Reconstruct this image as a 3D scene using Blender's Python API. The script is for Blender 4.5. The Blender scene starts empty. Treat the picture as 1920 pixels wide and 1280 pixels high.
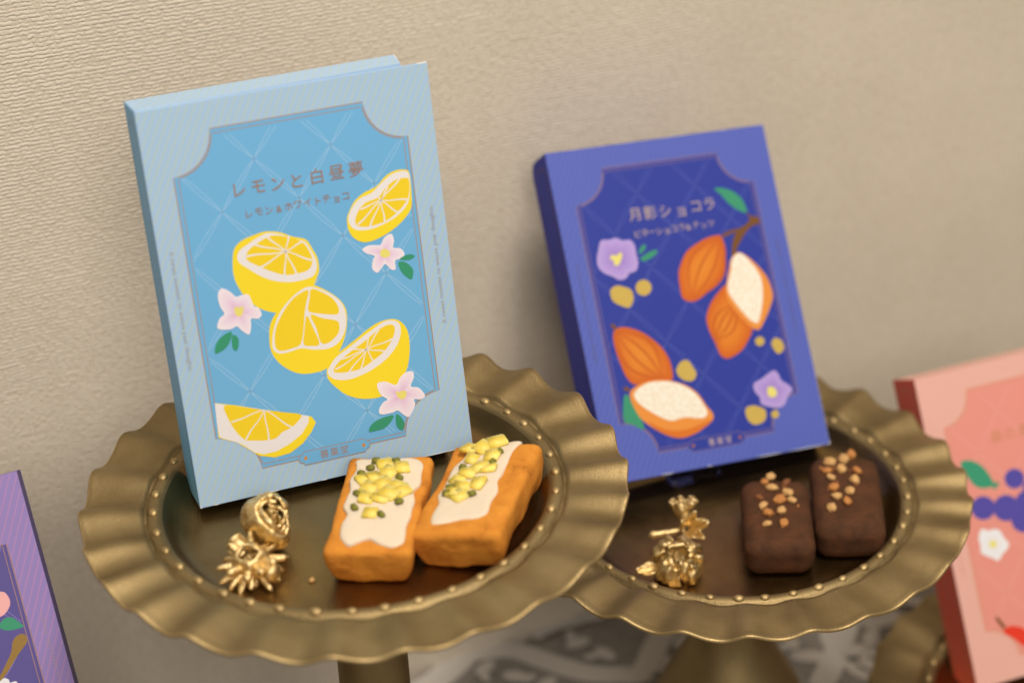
import bpy, bmesh, math, random
from mathutils import Vector, Matrix, noise
random.seed(7)
scene = bpy.context.scene
COL = scene.collection
ZT = 0.823                     # height of the camera's eye over the tabletop (metres)
DBG = False

# ------------------------------------------------------------------ camera
PITCH, ROLL = 0.52441, -0.05012
fw = Vector((0, math.cos(PITCH), -math.sin(PITCH)))
rt0 = Vector((1, 0, 0)); up0 = rt0.cross(fw)
rt = math.cos(ROLL)*rt0 + math.sin(ROLL)*up0
up = -math.sin(ROLL)*rt0 + math.cos(ROLL)*up0
cam_d = bpy.data.cameras.new('camera')
cam = bpy.data.objects.new('camera', cam_d); COL.objects.link(cam)
cam.matrix_world = Matrix(((rt.x, up.x, -fw.x, 0), (rt.y, up.y, -fw.y, 0), (rt.z, up.z, -fw.z, ZT), (0, 0, 0, 1)))
cam_d.sensor_width = 36; cam_d.lens = 3804.9/1920*36
cam_d.clip_start = 0.02; cam_d.clip_end = 50
cam_d.dof.use_dof = True; cam_d.dof.focus_distance = 0.970; cam_d.dof.aperture_fstop = 3.9
scene.camera = cam

# ------------------------------------------------------------------ world and lamps
world = bpy.data.worlds.new('World'); scene.world = world; world.use_nodes = True
bg = world.node_tree.nodes['Background']
bg.inputs['Color'].default_value = (1.0, .88, .74, 1); bg.inputs['Strength'].default_value = .25
def area(name, loc, target, size, power, col, sy=None):
    l = bpy.data.lights.new(name, 'AREA'); l.energy = power; l.color = col; l.size = size
    if sy: l.shape = 'RECTANGLE'; l.size_y = sy
    o = bpy.data.objects.new(name, l); COL.objects.link(o); o.location = loc
    o.rotation_euler = (Vector(target)-Vector(loc)).to_track_quat('-Z', 'Y').to_euler()
    return o
area('ceiling_lamp', (.55, .30, 2.4), (.05, .85, .3), .5, 41, (1, .885, .745))
area('front_fill', (.45, -1.5, 2.0), (0, .85, .3), 1.1, 35, (1, .9, .785))  # unseen soft fill added in front to lift the wall and box fronts
vs = scene.view_settings
vs.view_transform = 'Standard'; vs.look = 'None'; vs.exposure = 0; vs.gamma = 1; vs.use_curve_mapping = False
scene.cycles.use_denoising = True
scene.cycles.max_bounces = 8

# ------------------------------------------------------------------ helpers
def lin(c): return tuple((x/255/12.92 if x/255 <= .04045 else ((x/255+.055)/1.055)**2.4) for x in c)
REFW = lin((235, 224, 208))
def pr(r, g, b):               # printed colour as measured against the white of the card
    return tuple(min(.9, max(.004, a/w*.8)) for a, w in zip(lin((r, g, b)), REFW)) + (1,)
def mat(name, base=(.5, .5, .5), rough=.5, metal=0, spec=.5):
    m = bpy.data.materials.new(name); m.use_nodes = True
    b = m.node_tree.nodes['Principled BSDF']
    b.inputs['Base Color'].default_value = tuple(base[:3])+(1,); b.inputs['Roughness'].default_value = rough
    b.inputs['Metallic'].default_value = metal; b.inputs['Specular IOR Level'].default_value = spec
    return m, m.node_tree, b
def nd(nt, typ, **kw):
    n = nt.nodes.new(typ)
    for k, v in kw.items():
        if k.startswith('i_'): n.inputs[k[2:].replace('_', ' ')].default_value = v
        else: setattr(n, k, v)
    return n
def ramp(nt, fac, stops):
    r = nt.nodes.new('ShaderNodeValToRGB'); nt.links.new(fac, r.inputs[0])
    e = r.color_ramp.elements
    while len(e) < len(stops): e.new(.5)
    for el, (p, c) in zip(e, stops): el.position = p; el.color = tuple(c[:3])+(1,)
    return r.outputs[0]
def coords(nt, scale=(1, 1, 1), rot=(0, 0, 0)):
    tc = nt.nodes.new('ShaderNodeTexCoord'); mp = nt.nodes.new('ShaderNodeMapping')
    mp.inputs['Scale'].default_value = scale; mp.inputs['Rotation'].default_value = rot
    nt.links.new(tc.outputs['Object'], mp.inputs[0]); return mp.outputs[0]
def noise_n(nt, vec, scale, detail=4, rough=.55, dist=0):
    n = nd(nt, 'ShaderNodeTexNoise'); n.inputs['Scale'].default_value = scale; n.inputs['Detail'].default_value = detail
    n.inputs['Roughness'].default_value = rough; n.inputs['Distortion'].default_value = dist
    nt.links.new(vec, n.inputs['Vector']); return n.outputs['Fac']
def math_n(nt, op, a, b=None, c=None):
    n = nd(nt, 'ShaderNodeMath', operation=op)
    for i, x in enumerate((a, b, c)):
        if x is None: continue
        if isinstance(x, (int, float)): n.inputs[i].default_value = x
        else: nt.links.new(x, n.inputs[i])
    return n.outputs[0]
def bump(nt, b, h, strength, dist):
    n = nd(nt, 'ShaderNodeBump'); n.inputs['Strength'].default_value = strength; n.inputs['Distance'].default_value = dist
    nt.links.new(h, n.inputs['Height']); nt.links.new(n.outputs[0], b.inputs['Normal'])

def empty(name, mw):
    o = bpy.data.objects.new(name, None); COL.objects.link(o); o.empty_display_size = .02
    o.matrix_world = mw; return o
def tag(o, label=None, cat=None, group=None, kind=None):
    if label: o['label'] = label
    if cat: o['category'] = cat
    if group: o['group'] = group
    if kind: o['kind'] = kind
    return o
def link(name, me, m, parent=None, smooth=None):
    o = bpy.data.objects.new(name, me); COL.objects.link(o)
    for x in (m if isinstance(m, (list, tuple)) else [m]): me.materials.append(x)
    if smooth: 
        for p in me.polygons: p.use_smooth = True
    if parent: o.parent = parent
    return o
def from_bm(name, bm, m, parent=None, smooth=False):
    bmesh.ops.recalc_face_normals(bm, faces=bm.faces)
    me = bpy.data.meshes.new(name); bm.to_mesh(me); bm.free()
    return link(name, me, m, parent, smooth)
def from_py(name, v, f, m, parent=None, smooth=False):
    me = bpy.data.meshes.new(name); me.from_pydata(v, [], f); me.update()
    return link(name, me, m, parent, smooth)
def box_bm(x0, x1, y0, y1, z0, z1, bev=0, seg=2):
    bm = bmesh.new(); bmesh.ops.create_cube(bm, size=1)
    for v in bm.verts: v.co = Vector(((x0+x1)/2+v.co.x*(x1-x0), (y0+y1)/2+v.co.y*(y1-y0), (z0+z1)/2+v.co.z*(z1-z0)))
    if bev: bmesh.ops.bevel(bm, geom=bm.edges[:], offset=bev, segments=seg, affect='EDGES', profile=.5)
    return bm
def fbm(p, o=4): return noise.fractal(p, 1.0, 2.0, o, noise_basis='PERLIN_ORIGINAL')
def rounded_block(name, lx, ly, lz, r, taper, amp, freq, seed, m, parent, n=26, belly=0):
    """a soft edged lump, its bottom at z = 0"""
    bm = bmesh.new(); bmesh.ops.create_cube(bm, size=2)
    bmesh.ops.subdivide_edges(bm, edges=bm.edges[:], cuts=n, use_grid_fill=True)
    off = Vector((seed*3.1, seed*1.7, seed*5.3))
    for v in bm.verts:
        p = Vector((v.co.x*lx/2, v.co.y*ly/2, v.co.z*lz/2))
        q = Vector((max(-lx/2+r, min(lx/2-r, p.x)), max(-ly/2+r, min(ly/2-r, p.y)), max(-lz/2+r, min(lz/2-r, p.z))))
        d = p-q
        if d.length > 1e-9: p = q+d.normalized()*r
        h = (p.z+lz/2)/lz
        k = max(0, 1-h)**1.7
        p.x *= 1-taper*k+belly*math.sin(math.pi*h); p.y *= 1-taper*.5*k+belly*.4*math.sin(math.pi*h)
        nn = d.normalized() if d.length > 1e-9 else Vector((0, 0, 1))
        p += nn*amp*(fbm((p+off)*freq, 4)+1.1*noise.noise((p+off)*freq*.4))
        v.co = p+Vector((0, 0, lz/2))
        if v.co.z < 0: v.co.z = 0
    return from_bm(name, bm, m, parent, True)
# ------------------------------------------------------------------ materials
def wall_material():
    m, nt, b = mat('textured_wallpaper', (.52, .47, .37), .85, spec=.2)
    R = math.radians(2.6)
    v = coords(nt, (1, 1, 1), (0, 0, R))
    sx = nd(nt, 'ShaderNodeSeparateXYZ'); nt.links.new(v, sx.inputs[0])
    # woven emboss: rows of short lumpy threads about 2.6 mm apart, every row broken differently
    wob = noise_n(nt, coords(nt, (30, 90, 1), (0, 0, R)), 1, 3, .6)
    wob2 = noise_n(nt, coords(nt, (260, 200, 1), (0, 0, R)), 1, 2, .5)
    yy = math_n(nt, 'ADD', math_n(nt, 'MULTIPLY', sx.outputs['Y'], 1/.00212), math_n(nt, 'ADD', math_n(nt, 'MULTIPLY', wob, 1.1), math_n(nt, 'MULTIPLY', wob2, 1.0)))
    row = math_n(nt, 'FLOOR', yy); fr = math_n(nt, 'FRACT', yy)
    prof = math_n(nt, 'POWER', math_n(nt, 'SINE', math_n(nt, 'MULTIPLY', fr, math.pi)), .65)
    cb = nd(nt, 'ShaderNodeCombineXYZ'); nt.links.new(math_n(nt, 'MULTIPLY', sx.outputs['X'], 290), cb.inputs[0]); nt.links.new(math_n(nt, 'MULTIPLY', row, 7.77), cb.inputs[1])
    rn = ramp(nt, noise_n(nt, cb.outputs[0], 1, 2, .6), [(.40, (0,)*3), (.55, (1,)*3)])
    rib = math_n(nt, 'MULTIPLY', prof, math_n(nt, 'ADD', math_n(nt, 'MULTIPLY', rn, .75), .25))
    lump = noise_n(nt, coords(nt, (520, 620, 1), (0, 0, R)), 1, 4, .65)
    seam = noise_n(nt, coords(nt, (150, 12, 1), (0, 0, R)), 1, 3, .6)
    h = math_n(nt, 'ADD', math_n(nt, 'MULTIPLY', rib, .72), math_n(nt, 'ADD', math_n(nt, 'MULTIPLY', lump, .6), math_n(nt, 'MULTIPLY', seam, .8)))
    bump(nt, b, h, .56, .0010)
    big = noise_n(nt, coords(nt, (9, 9, 9)), 1, 4, .6)
    c = ramp(nt, big, [(.3, (.70, .64, .545)), (.7, (.755, .695, .595))])
    mx = nd(nt, 'ShaderNodeMix', data_type='RGBA', blend_type='MULTIPLY'); mx.inputs[0].default_value = 1
    gap_tone = ramp(nt, math_n(nt, 'ADD', math_n(nt, 'MULTIPLY', rib, .5), math_n(nt, 'MULTIPLY', lump, .5)), [(.2, (.84, .82, .78)), (.6, (1, 1, 1))])  # tone drops between the raised threads and lumps
    nt.links.new(c, mx.inputs[6]); nt.links.new(gap_tone, mx.inputs[7]); nt.links.new(mx.outputs[2], b.inputs['Base Color'])
    return m
def brass_material(name='antiqued_brass_paint', dark=1.0, tint=(1, 1, 1), dr=0):
    m, nt, b = mat(name, (.3, .22, .1), .4, 1)
    v = coords(nt)
    n1 = noise_n(nt, v, 30, 4, .55); n2 = noise_n(nt, v, 900, 3, .6)
    st = noise_n(nt, coords(nt, (1300, 160, 400), (.3, .2, .5)), 1, 3, .6)
    c = ramp(nt, n1, [(p_, tuple(a_*t_*dark for a_, t_ in zip(c_, tint))) for p_, c_ in ((.3, (.235, .172, .084)), (.5, (.285, .215, .107)), (.7, (.335, .258, .134)))])
    nt.links.new(c, b.inputs['Base Color'])
    nt.links.new(ramp(nt, math_n(nt, 'ADD', math_n(nt, 'MULTIPLY', n1, .5), math_n(nt, 'MULTIPLY', n2, .5)), [(.3, (.46+dr*2,)*3), (.7, (.64+dr*2,)*3)]), b.inputs['Roughness'])
    h = math_n(nt, 'ADD', math_n(nt, 'MULTIPLY', st, .6), math_n(nt, 'ADD', math_n(nt, 'MULTIPLY', n2, .4), math_n(nt, 'MULTIPLY', n1, .6)))
    bump(nt, b, h, .40, .0006)
    return m
def gold_material():
    m, nt, b = mat('gold_leaf_paint', (.8, .55, .2), .43, 1)
    v = coords(nt); n1 = noise_n(nt, v, 420, 4, .6); n2 = noise_n(nt, v, 1500, 3, .6)
    nt.links.new(ramp(nt, n1, [(.3, (.62, .44, .18)), (.6, (.86, .68, .36)), (.8, (.96, .83, .55))]), b.inputs['Base Color'])
    bump(nt, b, math_n(nt, 'ADD', n1, math_n(nt, 'MULTIPLY', n2, .5)), .6, .0009)
    return m
def card_material(name, rough=.5):
    m, nt, b = mat(name, (.8, .8, .8), rough, spec=.25)
    at = nd(nt, 'ShaderNodeAttribute', attribute_name='Col')
    v = coords(nt); n = noise_n(nt, v, 1400, 3, .6)
    nt.links.new(at.outputs['Color'], b.inputs['Base Color'])
    bump(nt, b, n, .06, .0003)
    return m
def crumb_material(name, stops, freq, rough=.75, spec=.25, bs=.5, bd=.0008):
    m, nt, b = mat(name, stops[0][1], rough, spec=spec)
    v = coords(nt); n1 = noise_n(nt, v, freq, 5, .65); n2 = noise_n(nt, v, freq*9, 3, .6)
    nt.links.new(ramp(nt, math_n(nt, 'ADD', math_n(nt, 'MULTIPLY', n1, .75), math_n(nt, 'MULTIPLY', n2, .25)), stops), b.inputs['Base Color'])
    bump(nt, b, math_n(nt, 'ADD', n1, math_n(nt, 'MULTIPLY', n2, .35)), bs, bd)
    return m
M = {}
M['wall'] = wall_material()
M['brass'] = brass_material()
M['basin'] = brass_material('brass_basin_dark', .92, (1, .86, .70), -.10)  # darker, redder and smoother brass for the basin
M['bead'] = brass_material('highlight_brass_paint', 1.6)  # lighter brass: highlights on beads and rim lip put into the colour
M['gold'] = gold_material()
M['card'] = card_material('printed_card')
M['dough'] = crumb_material('baked_dough', [(.3, (.30, .110, .018)), (.44, (.55, .210, .030)), (.72, (.68, .295, .045))], 95, .85, .12)
M['icing'], _nt, _b = mat('white_icing', (.69, .60, .48), .6, spec=.25)
_b.inputs['Subsurface Weight'].default_value = .25; _b.inputs['Subsurface Radius'].default_value = (.003, .002, .001); _b.inputs['Subsurface Scale'].default_value = .6
bump(_nt, _b, noise_n(_nt, coords(_nt), 260, 4, .5), .3, .0006)
M['peel'], _nt, _b = mat('candied_lemon_peel', (.86, .63, .07), .5, spec=.25)
_b.inputs['Subsurface Weight'].default_value = .8; _b.inputs['Subsurface Radius'].default_value = (.006, .005, .002); _b.inputs['Subsurface Scale'].default_value = 1
_nt.links.new(ramp(_nt, noise_n(_nt, coords(_nt), 300, 3, .5), [(.35, (.86, .57, .07)), (.7, (.90, .68, .20))]), _b.inputs['Base Color'])
M['pistachio'] = crumb_material('chopped_pistachio', [(.35, (.13, .13, .015)), (.65, (.27, .26, .05))], 500)
M['choc'] = crumb_material('dark_chocolate_cake', [(.32, (.050, .023, .012)), (.52, (.080, .035, .018)), (.76, (.135, .047, .020))], 120, .8, .12, .35, .0005)
M['nut_pale'] = crumb_material('pale_chopped_nut', [(.3, (.50, .27, .09)), (.65, (.66, .42, .18))], 500, .5)
M['nut_toast'] = crumb_material('toasted_chopped_nut', [(.3, (.36, .13, .03)), (.65, (.56, .26, .08))], 500, .5)
M['nut_dark'] = crumb_material('dark_chopped_nut', [(.3, (.15, .055, .02)), (.65, (.24, .09, .035))], 500, .5)
M['crumb'] = M['nut_pale']
M['table'] = crumb_material('grey_brown_tabletop', [(.35, (.20, .165, .13)), (.65, (.25, .21, .17))], 60, .7, .2, .2, .0005)
M['lace'], _nt, _b = mat('lace_thread', (.54, .515, .48), .9, spec=.1)
bump(_nt, _b, noise_n(_nt, coords(_nt), 900, 3, .6), .5, .0006)
M['net'], _nt, _b = mat('lace_net', (.2, .18, .15), .9, spec=.1)
_v = nd(_nt, 'ShaderNodeTexVoronoi', feature='DISTANCE_TO_EDGE'); _v.inputs['Scale'].default_value = 420
_nt.links.new(coords(_nt), _v.inputs['Vector'])
_nt.links.new(ramp(_nt, _v.outputs['Distance'], [(.10, (.30, .28, .255)), (.28, (.14, .126, .112))]), _b.inputs['Base Color'])
M['acrylic'], _nt, _b = mat('clear_acrylic', (.95, .95, .93), .06)
_b.inputs['Transmission Weight'].default_value = 1; _b.inputs['IOR'].default_value = 1.46

# outlines of the printed pictures, in millimetres on the box front
ART = {"lemon":[["p","rind",[[32.53,113.6],[34.23,118.79],[38.01,121.72],[43.17,123.01],[49.18,123.77],[55.77,122.12],[61.26,119.02],[66.91,116.71],[69.24,112.35],[71.23,106.83],[71.19,101.22],[69.59,97.78],[67.78,94.85],[69.95,97.49],[67.49,94.3],[61.43,90.01],[51.71,85.37],[46.4,86.11],[40.62,89.52],[36.04,94.78],[33.03,101.33],[31.95,107.0]]],
["p","pith",[[34.84,114.52],[36.46,117.43],[40.37,119.42],[45.24,121.68],[50.4,122.79],[55.64,121.22],[60.71,118.39],[66.3,115.72],[68.48,111.57],[70.27,106.55],[70.23,102.35],[68.09,99.02],[63.33,98.11],[56.89,98.29],[49.84,100.38],[43.96,103.9],[39.13,108.12],[35.57,111.61]]],
["p","flesh",[[38.68,114.22],[41.42,117.37],[46.81,120.0],[52.0,121.29],[58.15,119.63],[64.13,116.61],[66.88,113.28],[68.8,107.31],[67.84,103.76],[65.26,101.94],[60.13,101.57],[54.69,102.2],[48.73,105.26],[43.74,108.59],[39.67,111.72]]],
["spokes","pith",[[57.16,112.88],[49.69,121.09],[59.55,119.82],[65.41,115.89],[68.49,106.44],[60.54,101.2],[55.07,101.65],[44.34,107.72],[38.66,114.04],[43.45,118.81]],3.676470588235294],
["p","rind",[[43.75,74.26],[45.12,80.46],[48.54,85.29],[53.26,89.85],[58.3,93.42],[63.04,94.93],[67.56,94.75],[73.38,90.79],[78.23,86.08],[80.8,81.36],[81.08,76.63],[79.63,69.43],[76.38,62.58],[71.32,56.11],[66.32,53.41],[58.05,53.53],[52.0,56.09],[46.42,61.54],[43.7,67.75]]],
["p","pith",[[44.67,71.27],[46.21,77.45],[49.72,84.12],[54.01,88.77],[59.05,92.34],[64.78,94.39],[69.96,92.41],[75.36,88.53],[79.14,84.03],[80.61,78.6],[79.7,71.29],[75.86,65.52],[70.48,63.38],[63.25,64.28],[58.02,66.16],[52.48,65.67],[47.93,65.71],[45.05,67.74]]],
["p","flesh",[[45.94,71.93],[47.48,78.11],[51.6,84.65],[56.9,90.02],[62.26,92.61],[64.97,92.51],[63.38,87.76],[61.73,82.54],[60.39,76.31],[57.89,68.43],[53.58,67.02],[49.0,66.79],[46.46,68.09]]],
["p","flesh",[[66.42,93.14],[71.48,90.25],[75.55,86.63],[77.67,82.01],[77.05,78.87],[72.73,79.5],[65.71,81.71],[63.43,83.58],[64.9,88.83]]],
["p","flesh",[[64.26,81.08],[69.8,78.24],[75.9,75.84],[76.93,73.28],[75.73,69.31],[70.86,66.12],[67.29,66.89],[66.02,74.18]]],
["p","flesh",[[62.42,81.0],[64.37,75.47],[66.51,66.58],[62.62,66.29],[59.16,67.69],[60.17,73.56]]],
["p","rind",[[67.92,51.64],[68.82,54.76],[72.15,58.77],[77.66,61.83],[84.66,65.53],[90.71,68.96],[96.58,71.02],[102.2,71.07],[106.16,69.01],[108.83,64.17],[109.11,57.45],[108.09,50.97],[105.87,44.73],[100.76,38.15],[92.73,34.64],[83.42,35.48],[76.37,38.79],[71.46,43.72],[68.37,48.21]]],
["p","pith",[[68.37,51.54],[69.72,54.57],[73.5,58.48],[79.47,61.44],[86.47,65.14],[92.46,68.12],[98.4,70.64],[103.02,70.14],[105.52,67.72],[105.38,63.01],[102.83,57.84],[97.99,53.16],[91.89,49.71],[85.02,47.4],[77.41,46.4],[71.13,48.08]]],
["p","flesh",[[71.2,51.87],[72.99,54.8],[77.1,57.7],[82.11,60.4],[88.1,63.37],[94.15,66.81],[99.07,68.61],[102.28,68.12],[102.88,65.44],[100.9,61.11],[96.52,56.34],[90.44,52.9],[84.49,50.38],[77.92,50.11],[73.36,50.73]]],
["spokes","pith",[[88.27,59.07],[76.07,56.97],[82.11,60.4],[72.22,52.59],[78.35,49.82],[84.3,50.42],[90.62,52.86],[96.52,56.34],[101.15,61.53],[95.12,67.08],[89.62,64.28]],2.877697841726619],
["p","rind",[[87.32,122.32],[88.41,124.9],[91.87,129.8],[96.96,133.0],[102.79,134.69],[108.01,138.8],[112.92,140.49],[117.56,140.01],[119.21,138.13],[119.27,131.16],[118.41,122.93],[115.79,118.74],[110.51,114.59],[103.46,111.26],[96.67,109.77],[92.09,110.67],[88.75,113.66],[87.24,117.69]]],
["p","pith",[[88.17,123.09],[90.6,127.26],[94.78,130.64],[100.61,132.32],[105.77,135.99],[110.85,139.02],[116.56,139.54],[118.88,137.73],[118.85,133.1],[117.76,126.78],[115.33,122.57],[110.12,118.89],[103.2,116.47],[96.48,115.43],[91.0,116.49],[88.4,119.33]]],
["p","flesh",[[91.22,121.57],[93.65,125.76],[97.27,128.32],[103.05,129.55],[107.3,133.39],[112.36,136.15],[117.08,136.21],[118.62,135.0],[118.11,129.51],[116.14,125.22],[111.34,120.99],[105.28,117.94],[98.55,116.9],[93.92,117.33],[91.31,118.77]]],
["spokes","pith",[[104.24,127.93],[94.11,125.67],[103.11,130.0],[92.06,118.81],[97.6,116.8],[104.8,117.85],[111.34,120.99],[116.72,126.05],[114.26,136.27],[108.28,133.67]],3.3088235294117645],
["ps","rind",[[14.29,48.96],[24.11,45.61],[32.65,42.16],[41.27,38.88],[49.98,35.66],[57.82,32.43],[59.49,29.17],[56.77,24.98],[51.93,20.31],[45.44,17.0],[37.99,16.54],[31.01,18.96],[27.01,22.78],[21.42,27.91],[16.39,30.51],[13.48,32.14]]],
["ps","pith",[[14.29,48.96],[18.48,47.07],[32.65,42.16],[49.96,35.56],[56.62,33.09],[56.08,29.95],[52.15,25.09],[46.11,21.67],[39.33,19.4],[32.89,19.28],[28.64,21.44],[23.91,26.38],[18.94,29.44],[14.12,32.18],[13.72,37.77]]],
["p","flesh",[[18.41,46.62],[25.75,44.48],[36.07,40.72],[44.75,37.61],[53.03,34.48],[50.71,31.18],[47.19,29.11],[43.36,28.08],[39.33,25.66],[33.88,25.97],[29.47,26.99],[25.14,28.48],[21.46,34.09],[18.95,41.31]]],
["spokes","pith",[[36.51,40.62],[20.47,38.31],[25.84,28.31],[36.23,25.13],[48.29,29.05]],3.2374100719424463],
["flower","blossom",[[102.56,102.96],[107.08,111.5],[107.96,108.03],[107.17,104.89],[110.54,103.75],[112.13,100.59],[109.63,98.91],[107.29,98.52],[106.96,94.5],[104.9,94.73],[102.45,97.78],[100.57,96.45],[98.03,94.49],[95.93,97.19],[96.91,100.97],[97.8,102.68],[94.28,104.6],[92.5,106.74],[95.5,108.12],[99.66,107.49],[101.54,107.41],[103.52,110.31]]],
["p","pollen",[[100.53,103.36],[101.69,105.02],[103.57,104.93],[105.39,102.87],[104.78,101.1],[102.57,100.88],[101.25,101.62]]],
["p","leaf",[[108.77,97.47],[112.03,96.82],[114.93,93.38],[115.05,90.49],[113.79,88.16],[111.19,90.31],[109.22,93.57]]],
["p","leaf",[[109.42,98.76],[112.44,100.06],[115.29,99.97],[116.85,98.71],[114.03,97.56]]],
["flower","blossom",[[31.71,89.72],[24.04,100.44],[26.0,101.67],[29.19,99.38],[31.43,96.64],[33.65,96.64],[37.18,96.38],[38.38,92.47],[38.98,90.51],[41.01,89.16],[41.85,85.77],[39.85,84.34],[36.81,84.98],[36.27,81.41],[34.83,77.83],[32.03,80.0],[29.77,82.78],[26.97,81.99],[22.64,82.72],[20.91,84.19],[22.56,87.97],[25.05,89.74],[23.81,93.2],[23.31,97.41]]],
["p","pollen",[[30.02,91.45],[31.15,91.86],[32.39,91.23],[33.95,91.55],[33.94,89.72],[32.67,87.23],[30.9,87.32],[29.85,89.2]]],
["p","leaf",[[18.18,72.33],[18.91,75.87],[22.11,79.34],[26.97,80.79],[26.05,77.11],[23.51,73.96],[20.15,72.37]]],
["p","leaf",[[26.93,78.77],[28.68,78.58],[29.68,76.34],[28.96,72.79],[27.6,71.5],[26.37,73.35]]],
["flower","blossom",[[101.6,33.62],[108.86,43.59],[108.82,40.23],[107.02,36.57],[110.82,34.95],[113.32,30.5],[111.03,29.07],[107.78,29.8],[107.88,26.86],[104.37,21.81],[101.71,23.39],[99.2,26.1],[96.28,25.6],[90.66,26.1],[90.36,28.88],[92.82,31.72],[94.84,32.71],[91.93,35.78],[90.96,41.29],[95.05,41.54],[99.9,38.83],[102.16,41.7],[105.29,43.9]]],
["p","pollen",[[99.5,35.73],[101.26,34.66],[102.12,35.44],[104.55,34.41],[103.73,31.68],[101.76,31.16],[100.05,32.7]]],
["p","leaf",[[84.02,18.87],[85.36,21.78],[89.4,23.77],[96.6,24.36],[95.27,21.45],[91.6,18.88],[86.81,18.52]]],
["p","leaf",[[98.01,24.23],[100.2,22.76],[101.62,19.01],[100.27,15.9],[97.73,18.44]]],
["text","gold",[[40.0,144.88],[49.05,144.92],[57.85,144.52],[66.7,144.12],[76.18,144.35],[85.48,144.63],[94.52,144.47]],"レモンと白昼夢",7.6],
["text","gold",[[42.89,133.21],[47.61,133.56],[52.23,133.17],[56.91,133.03],[61.39,133.18],[65.65,133.37],[70.4,133.47],[74.85,133.13],[79.18,133.57],[83.83,132.69],[88.18,133.13]],"レモン&ホワイトチョコ",4.4],
["text","brand",[[61.34,13.23],[66.2,13.1],[71.1,13.1]],"薔菓堂",4.6]],"cobalt":[["p","leaf",[[96.02,154.06],[101.12,153.67],[106.77,150.95],[110.99,146.45],[112.58,141.82],[112.75,137.87],[108.4,139.45],[103.17,144.09],[99.28,150.0]]],
["p","branch",[[112.24,137.94],[114.86,135.62],[119.22,134.04],[118.88,130.16],[114.6,129.78],[109.7,126.55],[105.62,122.25],[102.05,117.88],[100.21,114.25],[98.2,114.54],[99.24,119.26],[101.5,124.78],[103.14,127.48],[98.19,126.22],[94.97,125.71],[95.38,127.59],[100.93,129.25],[107.3,129.82],[113.31,133.39]]],
["pod","pod",[[94.13,126.6],[95.22,119.83],[94.07,113.2],[91.11,105.87],[86.38,100.76],[80.37,96.82],[73.4,93.05],[68.15,92.39],[63.62,95.0],[63.35,102.24],[64.07,108.86],[66.07,113.39],[71.16,120.37],[78.14,124.21],[84.84,126.65],[90.16,127.36]],7],
["pod","pod",[[93.92,87.26],[91.46,98.07],[86.35,95.93],[79.93,90.14],[76.03,84.0],[74.95,79.55],[75.51,73.71],[77.26,67.68],[78.81,60.73],[80.38,58.57],[83.19,57.36],[88.63,58.7],[93.34,61.32],[97.37,65.5],[101.33,71.64],[97.48,79.96]],7],
["p","podlight",[[97.28,112.73],[102.14,115.92],[106.76,113.31],[111.77,107.71],[116.36,100.22],[117.92,93.17],[117.66,87.37],[114.16,81.1],[109.66,75.0],[105.6,70.79],[101.69,71.87],[97.61,76.85],[92.27,85.38],[89.93,93.46],[92.08,100.88],[95.24,108.17]]],
["p","cream",[[97.99,112.63],[103.04,115.31],[107.35,111.28],[111.14,104.88],[112.9,98.78],[112.23,91.1],[110.04,83.66],[106.85,76.4],[104.32,74.37],[100.03,78.41],[95.48,85.86],[91.92,93.17],[92.37,98.9],[95.83,106.15]]],
["p","leaf",[[17.64,45.91],[20.23,46.43],[21.96,40.51],[25.22,32.45],[25.41,26.32],[19.75,30.09],[14.96,33.23]]],
["p","branch",[[18.8,51.37],[21.2,50.97],[22.16,48.47],[18.89,49.47]]],
["p","branch",[[18.23,86.36],[19.86,87.05],[21.79,84.39],[19.67,83.77]]],
["pod","pod",[[20.06,83.24],[24.3,84.48],[30.87,82.52],[37.08,78.71],[43.68,71.98],[47.36,65.7],[48.9,58.8],[48.1,51.34],[43.23,51.18],[33.35,51.83],[25.33,51.72],[21.39,56.59],[19.28,65.41],[18.13,74.09],[18.51,80.64]],8],
["p","podlight",[[21.39,47.18],[25.04,50.35],[31.41,52.15],[39.45,52.26],[47.09,50.37],[55.31,46.38],[61.16,40.68],[64.66,33.46],[67.58,28.23],[66.29,24.65],[61.08,21.73],[54.43,19.07],[46.16,18.12],[38.7,20.79],[31.76,25.72],[25.22,32.45],[21.96,40.51]]],
["p","pod",[[28.78,30.45],[35.72,25.53],[43.16,22.86],[51.13,22.46],[60.6,24.18],[66.39,25.11],[63.93,23.15],[61.08,21.73],[54.43,19.07],[46.16,18.12],[38.7,20.79],[32.63,25.11]]],
["p","cream",[[23.69,46.33],[26.78,49.13],[33.25,51.38],[40.22,51.19],[47.9,49.48],[55.11,45.46],[60.08,40.38],[62.9,34.7],[64.35,29.71],[62.28,27.21],[57.29,27.57],[50.57,29.17],[42.4,28.64],[35.25,32.66],[29.27,37.42],[25.23,41.85]]],
["flower","mallow",[[29.63,122.51],[20.13,129.6],[22.55,134.03],[27.5,133.81],[31.59,134.19],[35.19,132.24],[39.19,132.15],[41.53,128.94],[41.42,123.68],[41.61,118.86],[39.45,114.39],[35.25,113.57],[32.72,111.07],[28.64,110.72],[25.15,113.14],[20.71,115.7],[18.0,119.43],[18.0,124.19]]],
["p","pollen",[[25.74,123.07],[27.2,125.25],[29.53,124.43],[32.84,125.87],[32.74,123.02],[29.91,119.12],[27.49,119.48],[27.49,121.86]]],
["p","leaf",[[43.09,124.4],[45.84,127.85],[47.9,128.03],[47.4,125.7],[44.45,123.72]]],
["p","leaf",[[43.27,120.54],[47.29,122.84],[51.62,124.14],[54.18,124.25],[53.18,121.99],[48.66,119.76],[44.99,119.14]]],
["p","nut",[[22.05,105.51],[26.02,107.77],[29.8,106.74],[34.26,104.17],[34.64,98.87],[31.24,94.62],[26.59,96.27],[22.34,99.76]]],
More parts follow.
